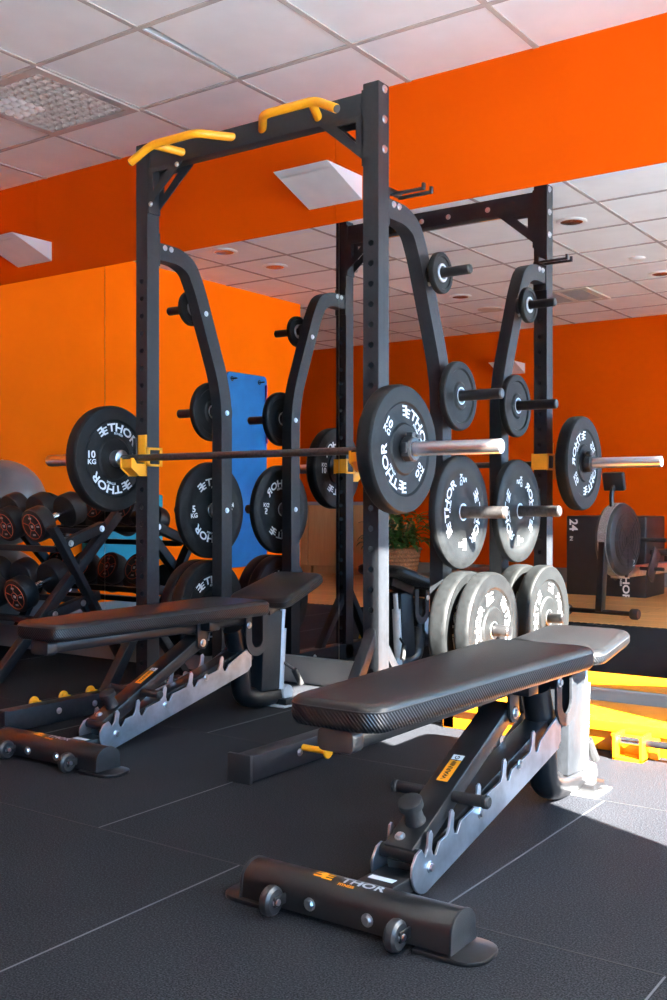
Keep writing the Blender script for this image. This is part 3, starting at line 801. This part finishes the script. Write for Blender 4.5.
# ------------------------------------------------------------------ dumbbell rack
dr = thing('dumbbell_rack', 'black two-tier dumbbell rack with X-shaped ends standing along the mirror', 'dumbbell rack', (-4.62, 3.5, 0))
def frame_end(x):
    b = MB()
    b.beam((x, -.40, .015), (x, .37, .785), .05, .05, .003, up=(1, 0, 0)); b.beam((x+.04, -.10, .73), (x+.04, .37, .015), .03, .06, .003, up=(1, 0, 0))
    b.beam((x+.012, -.02, .628), (x+.012, .26, .725), .05, .05, .003, up=(1, 0, 0)); b.beam((x+.012, -.11, .285), (x+.012, .22, .37), .05, .05, .003, up=(1, 0, 0))
    o = b.build('end_frame', 'steel', dr)
    bb = Bolts()
    for y, z in ((.02, .643), (.225, .712), (.10, .338), (-.08, .296)):
        for s_ in (1, -1): bolt(bb, (x+.012+s_*.028, y, z), (s_, 0, 0), .012)
    bb.build('bolt', 'bolt', o)
frame_end(.52); frame_end(-.56)
for z, y in ((.612, .0), (.262, -.10)):
    b = MB(); b.beam((-.54, y+.0, z+.0), (.50, y, z), .05, .03, .003); b.beam((-.54, y+.24, z+.085), (.50, y+.24, z+.085), .05, .03, .003); b.build('shelf_rail', 'steel', dr)
tilt = math.atan2(.085, .24)
def dumbbell(label, loc):
    t = thing('dumbbell', label, 'dumbbell', loc, 0, 'round rubber dumbbells on the rack')
    t.rotation_euler = (tilt, 0, 0)
    for s_ in (-1, 1):
        pr = [(.0, .0), (.066, 0), (.07, .002), (.086, .006), (.09, .016), (.09, .075), (.085, .085), (.04, .088), (0, .088)]
        h = MB().lathe([(r, s_*(.155-y)) for r, y in pr], 'Y', n=32).build('head', 'rubber2', t)
        e = MB(); yf = s_*.1556
        e.tube([(.067*math.cos(a), yf, .067*math.sin(a)) for a in [2*PI*k/28 for k in range(28)]], .0016, 6, closed=True)
        e.tube([(.022*math.cos(a), yf, .022*math.sin(a)) for a in [2*PI*k/16 for k in range(16)]], .0016, 6, closed=True)
        for k in range(5):
            a = 2*PI*k/5+.3; e.cyl((.022*math.cos(a), yf, .022*math.sin(a)), (.067*math.cos(a), yf, .067*math.sin(a)), .0014, 6)
        e.build('ring_marking', 'red', h)
        w_ = MB()
        for a in (PI/2, -PI/2, 0): w_.box((.045*math.cos(a)-.01, yf-.0008, .045*math.sin(a)-.004), (.045*math.cos(a)+.01, yf+.0008, .045*math.sin(a)+.004))
        w_.box((-.008, yf-.0008, -.007), (.008, yf+.0008, .007)); w_.build('weight_marking', 'vent', h, False)
    MB().tube([(0, -.07, 0), (0, -.03, 0), (0, 0, 0), (0, .03, 0), (0, .07, 0)], [.015, .0165, .0175, .0165, .015], 16).build('handle', 'chrome', t)
    return t
M['rubber2'] = mat('dumbbell_rubber', (.012, .012, .013, 1), .5, 0, .2, 30, .15, 300, .45)
ords = ['first', 'second', 'third', 'fourth']
up_l = ['dumbbell on the upper shelf beside the X-shaped rack end', 'second upper dumbbell from the X-shaped rack end', 'third upper dumbbell from the X-shaped rack end', 'upper dumbbell farthest from the X-shaped rack end']
lo_l = ['dumbbell on the lower shelf beside the X-shaped rack end', 'second lower dumbbell from the X-shaped rack end', 'third lower dumbbell from the X-shaped rack end', 'lower dumbbell farthest from the X-shaped rack end']
d0 = None
for row, (yy, zz, ll, x0) in enumerate(((3.62, .775, up_l, -4.30), (3.52, .425, lo_l, -4.31))):
    for i in range(4):
        p = (x0-.225*i, yy, zz)
        if d0 is None: d0 = dumbbell(ll[0], p)
        else: dup(d0, ll[i], p)

for z, l in ((.277, 'lower grey exercise ball on the floor in the corner beyond the dumbbells'), (.832, 'upper grey exercise ball stacked above another behind the dumbbells')):
    t = thing('exercise_ball', l, 'exercise ball', (-5.545, 3.62, (z-.277)*1.012), 0, 'stacked grey exercise balls')
    b = MB(); pr = []
    for k in range(49):
        a = -PI/2+PI*k/48; r = .277*math.cos(a)+(.0012 if k % 4 == 0 and 8 < k < 40 else 0); pr.append((max(r, .0005), .277+.277*math.sin(a)))
    b.lathe(pr, 'Z', n=48); b.build('ball', 'ball', t)
    MB().lathe([(0, .552), (.008, .5545), (.009, .556), (0, .557)], 'Z', n=12).build('valve_plug', 'white', t)

# ------------------------------------------------------------------ things along the left wall (seen in the mirror)
t = thing('hanging_mat', 'tall blue exercise mat hanging by two eyelets on the orange side wall', 'exercise mat', (XL, .85, 1.12))
pl = rounded([(-.28, -.84), (.26, -.84), (.26, .84), (-.28, .84)], .05)
MB().prism(pl, .012, .03, 'X', .003).build('mat_sheet', 'blue', t)
for y in (-.17, .2):
    b = MB().lathe([(.012, .030), (.02, .030), (.022, .034), (.013, .035)], 'X', (0, y, .78), 16); b.build('eyelet', 'steel2', t)
t = thing('wall_hook', 'pair of thin black wall hooks the blue mat hangs from', 'wall hook', (XL, .85, 1.9))
b = MB()
for y in (-.17, .2): b.cyl((0, y, 0), (.09, y, 0), .006, 10)
b.box((0, -.25, -.012), (.008, .28, .012)); b.build('hook_bar', 'steel2', t)
o = MB().tube(bend([(XL+.05, .60, 1.88), (XL+.04, .585, 1.5), (XL+.05, .59, 1.35), (XL+.045, .60, 1.88)], .03), .008, 8).build('resistance_band', 'purple'); tag(o, 'thin purple resistance band hanging beside the blue mat', 'resistance band')
t = thing('exercise_mat', 'turquoise folded mat on the orange side wall behind the dumbbells', 'exercise mat', (XL, 2.15, .4))
b = MB()
for k in range(3): b.box((.004+k*.035, -.19, 0), (.037+k*.035, .55, .5), .012, seg=3)
b.build('folded_pads', 'teal', t)
for y in (-.1, .42): MB().box((0, y, -.02), (.12, y+.03, .0), .002).build('shelf_bracket', 'steel2', t)

# ------------------------------------------------------------------ behind the camera: box, rower, plant, cabinet
t = thing('plyometric_box', 'black padded jump box with white number 24, against the far orange wall', 'jump box', (-3.345, -1.44, 0))
MB().box((-.37, -.26, 0), (.37, .26, .715), .014, seg=3).build('padded_box', 'blackbox', t)
m = MB()
fy = .2608
rotp = lambda ox, oz: (lambda u, v: (ox-v, fy, oz-u))       # text turned a quarter, on the +Y face
# seen from +Y the right hand is -X: turn so the figures run downwards
text_to(m, '24', lambda u, v: (-.335+v, fy, .685-u), .075, 1.0, 0)
text_to(m, 'IN', lambda u, v: (-.335+v, fy, .53-u), .03, 1.0, 0)
m.build('number_marking', 'white', t, False); m = MB()
logo(m, lambda u, v: (.16+v, fy, .19-u), .06)
m.build('lettering', 'white', t, False)

t = thing('rowing_machine', 'black air rowing machine with a monitor on a mast, on the wood floor', 'rowing machine', (-2.775, .47, 0), math.atan2(-.995, .10))
b = MB(); b.cyl((0, -.27, .04), (0, .27, .04), .018, 14); b.beam((0, -.0, .04), (.06, 0, .58), .07, .05, .004, up=(0, 1, 0)); b.build('front_leg', 'steel2', t)
for y in (-.27, .27): MB().lathe([(0, -.03), (.034, -.03), (.04, -.02), (.04, .02), (.034, .03), (0, .03)], 'Y', (0, y, .04), 20).build('foot_roller', 'plastic', t)
fc = V((.30, 0, .56))
fh = MB().lathe([(.0, -.065), (.10, -.075), (.22, -.075), (.262, -.06), (.275, -.04), (.275, .04), (.262, .06), (.22, .075), (.10, .075), (0, .065)], 'Y', fc, 48).build('flywheel_housing', 'plastic', t)
MB().lathe([(.272, -.034), (.279, -.034), (.279, .034), (.272, .034)], 'Y', fc, 48).build('vent_band', mat('grey_mesh', (.33, .32, .30, 1), .5, .3, .3, 120), fh)
g = MB()
for s_ in (-1, 1):
    for r in (.06, .1, .14, .18, .21): g.tube([fc+V((r*math.cos(a), s_*.079, r*math.sin(a))) for a in [2*PI*k/32 for k in range(32)]], .003, 6, closed=True)
    for k in range(8):
        a = 2*PI*k/8; g.cyl(fc+V((.03*math.cos(a), s_*.079, .03*math.sin(a))), fc+V((.22*math.cos(a), s_*.079, .22*math.sin(a))), .003, 6)
    g.lathe([(0, s_*.085), (.028, s_*.084), (.03, s_*.074)], 'Y', fc, 20)
g.build('fan_grille', 'steel2', fh)
wm = MB()
for s_ in (-1, 1): text_to(wm, '2', lambda u, v: (fc.x+.10+u*s_, s_*.079*-1 if False else s_*.0775, fc.z-.20+v), .05, 1.2)
wm.build('logo_marking', 'white', fh, False)
b = MB(); b.tube(bend([(.20, 0, .78), (.18, 0, .90), (.24, 0, .98)], .05), .018, 12); b.build('monitor_mast', 'plastic', t)
b = MB(); b.box((.21, -.085, .93), (.25, .085, 1.07), .01, Matrix.Rotation(-.25, 3, 'Y')); mo = b.build('monitor', 'plastic', t)
MB().box((.252, -.065, .955), (.256, .065, 1.045), .002, Matrix.Rotation(-.25, 3, 'Y')).build('monitor_screen', 'cabtop', mo, False)
b = MB(); b.box((.25, -.04, .27), (2.25, .04, .35), .006); b.build('slide_rail', 'bolt', t)
b = MB(); b.beam((.42, 0, .45), (.30, 0, .30), .09, .12, .005, up=(0, 1, 0)); b.cyl((.60, -.23, .33), (.60, .23, .33), .014, 12)
for y in (-.15, .15): b.beam((.52, y, .26), (.66, y, .47), .12, .02, .006, up=(0, 1, 0))
b.build('foot_rest', 'plastic', t)
b = MB().box((1.2, -.16, .40), (1.46, .16, .45), .02, seg=3).box((1.26, -.05, .34), (1.40, .05, .40), .004); b.build('seat', 'plastic', t)
b = MB(); b.beam((2.2, 0, .3), (2.24, 0, .04), .05, .05, .004, up=(0, 1, 0)); b.cyl((2.24, -.2, .03), (2.24, .2, .03), .02, 12); b.build('rear_leg', 'steel2', t)
b = MB().cyl((.66, -.22, .55), (.66, .22, .55), .016, 12); b.cyl((.56, 0, .55), (.66, 0, .55), .005, 8); b.cyl((.50, 0, .53), (.57, 0, .55), .01, 10); b.build('pull_handle', 'grip', t)

t = thing('potted_plant', 'leafy green plant in a brown wicker basket, seen in the mirror', 'plant', (-5.74, -1.55, 0))
b = MB(); pr = [(.0, .0), (.17, 0), (.19, .02)]
for k in range(15): pr.append((.192+.045*k/14+(.006 if k % 2 else -.004), .03+.30*k/14))
pr += [(.25, .335), (.255, .35), (.24, .36), (.22, .35), (.20, .28), (0, .28)]
b.lathe(pr, 'Z', n=40); b.build('basket', 'wicker', t)
lf = MB(); rnd = random.Random(3)
for i in range(230):
    a = rnd.random()*2*PI; el = rnd.uniform(.15, 1.4); rr = rnd.uniform(.08, .42)
    c0 = V((math.cos(a)*rr*math.cos(el)*1.0, math.sin(a)*rr*math.cos(el)*1.0, .36+rr*math.sin(el)*.95))
    ln, wd = rnd.uniform(.10, .17), rnd.uniform(.025, .045)
    d = V((math.cos(a), math.sin(a), rnd.uniform(-.5, .7))).normalized(); sd = d.cross(V((0, 0, 1))).normalized(); up = sd.cross(d)
    pts = []
    for k, (tt, ww, dz) in enumerate(((0, .1, 0), (.3, .9, .012), (.6, .8, .008), (.85, .4, -.01), (1, .03, -.03))):
        for e in (-1, 0, 1): pts.append(c0+d*ln*tt+sd*wd*ww*e+up*(dz-.008*(e == 0)))
    lf.add(pts, [(3*k+e, 3*k+e+1, 3*k+e+4, 3*k+e+3) for k in range(4) for e in (0, 1)])
lf.build('foliage', 'leaf', t)
st = MB()
for i in range(14):
    a = rnd.random()*2*PI; r = rnd.uniform(.05, .25); st.cyl((.03*math.cos(a), .03*math.sin(a), .28), (r*math.cos(a), r*math.sin(a), rnd.uniform(.5, .72)), .006, 6)
st.build('stems', 'wicker', t)

CABY = YB+.016
cabs = [(-7.75, 'left low wooden cabinet with a grey top, behind the left upright in the mirror'), (-6.75, 'right low wooden cabinet with a grey top, behind the plant in the mirror')]
for x, l in cabs:
    t = thing('cabinet', l, 'cabinet', (x, CABY, 0), 0, 'low wooden cabinets')
    MB().box((-.495, .0, .09), (.495, .42, .80), .003).box((-.48, .02, 0), (.48, .36, .09)).build('body', 'woodcab', t, False)
    MB().box((-.497, 0, .80), (.497, .45, .838), .003).build('worktop', 'cabtop', t, False)
    for k in range(2):
        d_ = MB().box((-.49+k*.492, .42, .095), (-.002+k*.492, .44, .795), .003).build('door', 'woodcab', t, False)
        MB().cyl((-.06+k*.12, .45, .60), (-.06+k*.12, .45, .72), .006, 10).build('handle', 'bolt', d_)

# ------------------------------------------------------------------ light
sd = V((-1, .46, -.77)).normalized()
sun = bpy.data.lights.new('sun', 'SUN'); sun.energy = 195; sun.angle = .009; sun.color = (1, .95, .86)
so = bpy.data.objects.new('sun', sun); COL.objects.link(so); so.rotation_euler = sd.to_track_quat('-Z', 'Y').to_euler(); so.location = (4, 0, 5)
W = bpy.data.worlds.new('world'); S.world = W; W.use_nodes = True
bg = W.node_tree.nodes['Background']; bg.inputs['Color'].default_value = (.23, .56, 1, 1); bg.inputs['Strength'].default_value = 12.5
pa = bpy.data.lights.new('window_portal', 'AREA'); pa.shape = 'RECTANGLE'; pa.size = WZ1-WZ0; pa.size_y = WY1-WY0; pa.cycles.is_portal = True
po = bpy.data.objects.new('window_portal', pa); COL.objects.link(po); po.location = (XR+.09, (WY0+WY1)/2, (WZ0+WZ1)/2)
po.rotation_euler = V((-1, 0, 0)).to_track_quat('-Z', 'Y').to_euler(); pa.size, pa.size_y = WY1-WY0, WZ1-WZ0
pb = bpy.data.lights.new('window_portal', 'AREA'); pb.shape = 'RECTANGLE'; pb.size, pb.size_y = VY1-VY0, VZ1-VZ0; pb.cycles.is_portal = True
po2 = bpy.data.objects.new('window_portal', pb); COL.objects.link(po2); po2.location = (XR+.09, (VY0+VY1)/2, (VZ0+VZ1)/2); po2.rotation_euler = po.rotation_euler
pc = bpy.data.lights.new('window_portal', 'AREA'); pc.shape = 'RECTANGLE'; pc.size, pc.size_y = .83, 1.8; pc.cycles.is_portal = True
po3 = bpy.data.objects.new('window_portal', pc); COL.objects.link(po3); po3.location = (XR+.09, 3.435, 1.2); po3.rotation_euler = po.rotation_euler
def lamp(p, e, size=.12, col=(1, .86, .70)):
    l = bpy.data.lights.new('downlight_lamp', 'AREA'); l.shape = 'DISK'; l.size = size; l.energy = e; l.color = col; l.spread = math.radians(160)
    o = bpy.data.objects.new('downlight_lamp', l); COL.objects.link(o); o.location = p

S.view_settings.view_transform = 'Standard'; S.view_settings.look = 'None'; S.view_settings.gamma = 1
S.view_settings.exposure = .1; S.view_settings.use_curve_mapping = False
S.cycles.use_denoising = True
S.cycles.max_bounces = 10; S.cycles.diffuse_bounces = 5; S.cycles.glossy_bounces = 6
S.cycles.blur_glossy = 1.0; S.cycles.sample_clamp_indirect = 6; S.cycles.caustics_reflective = True
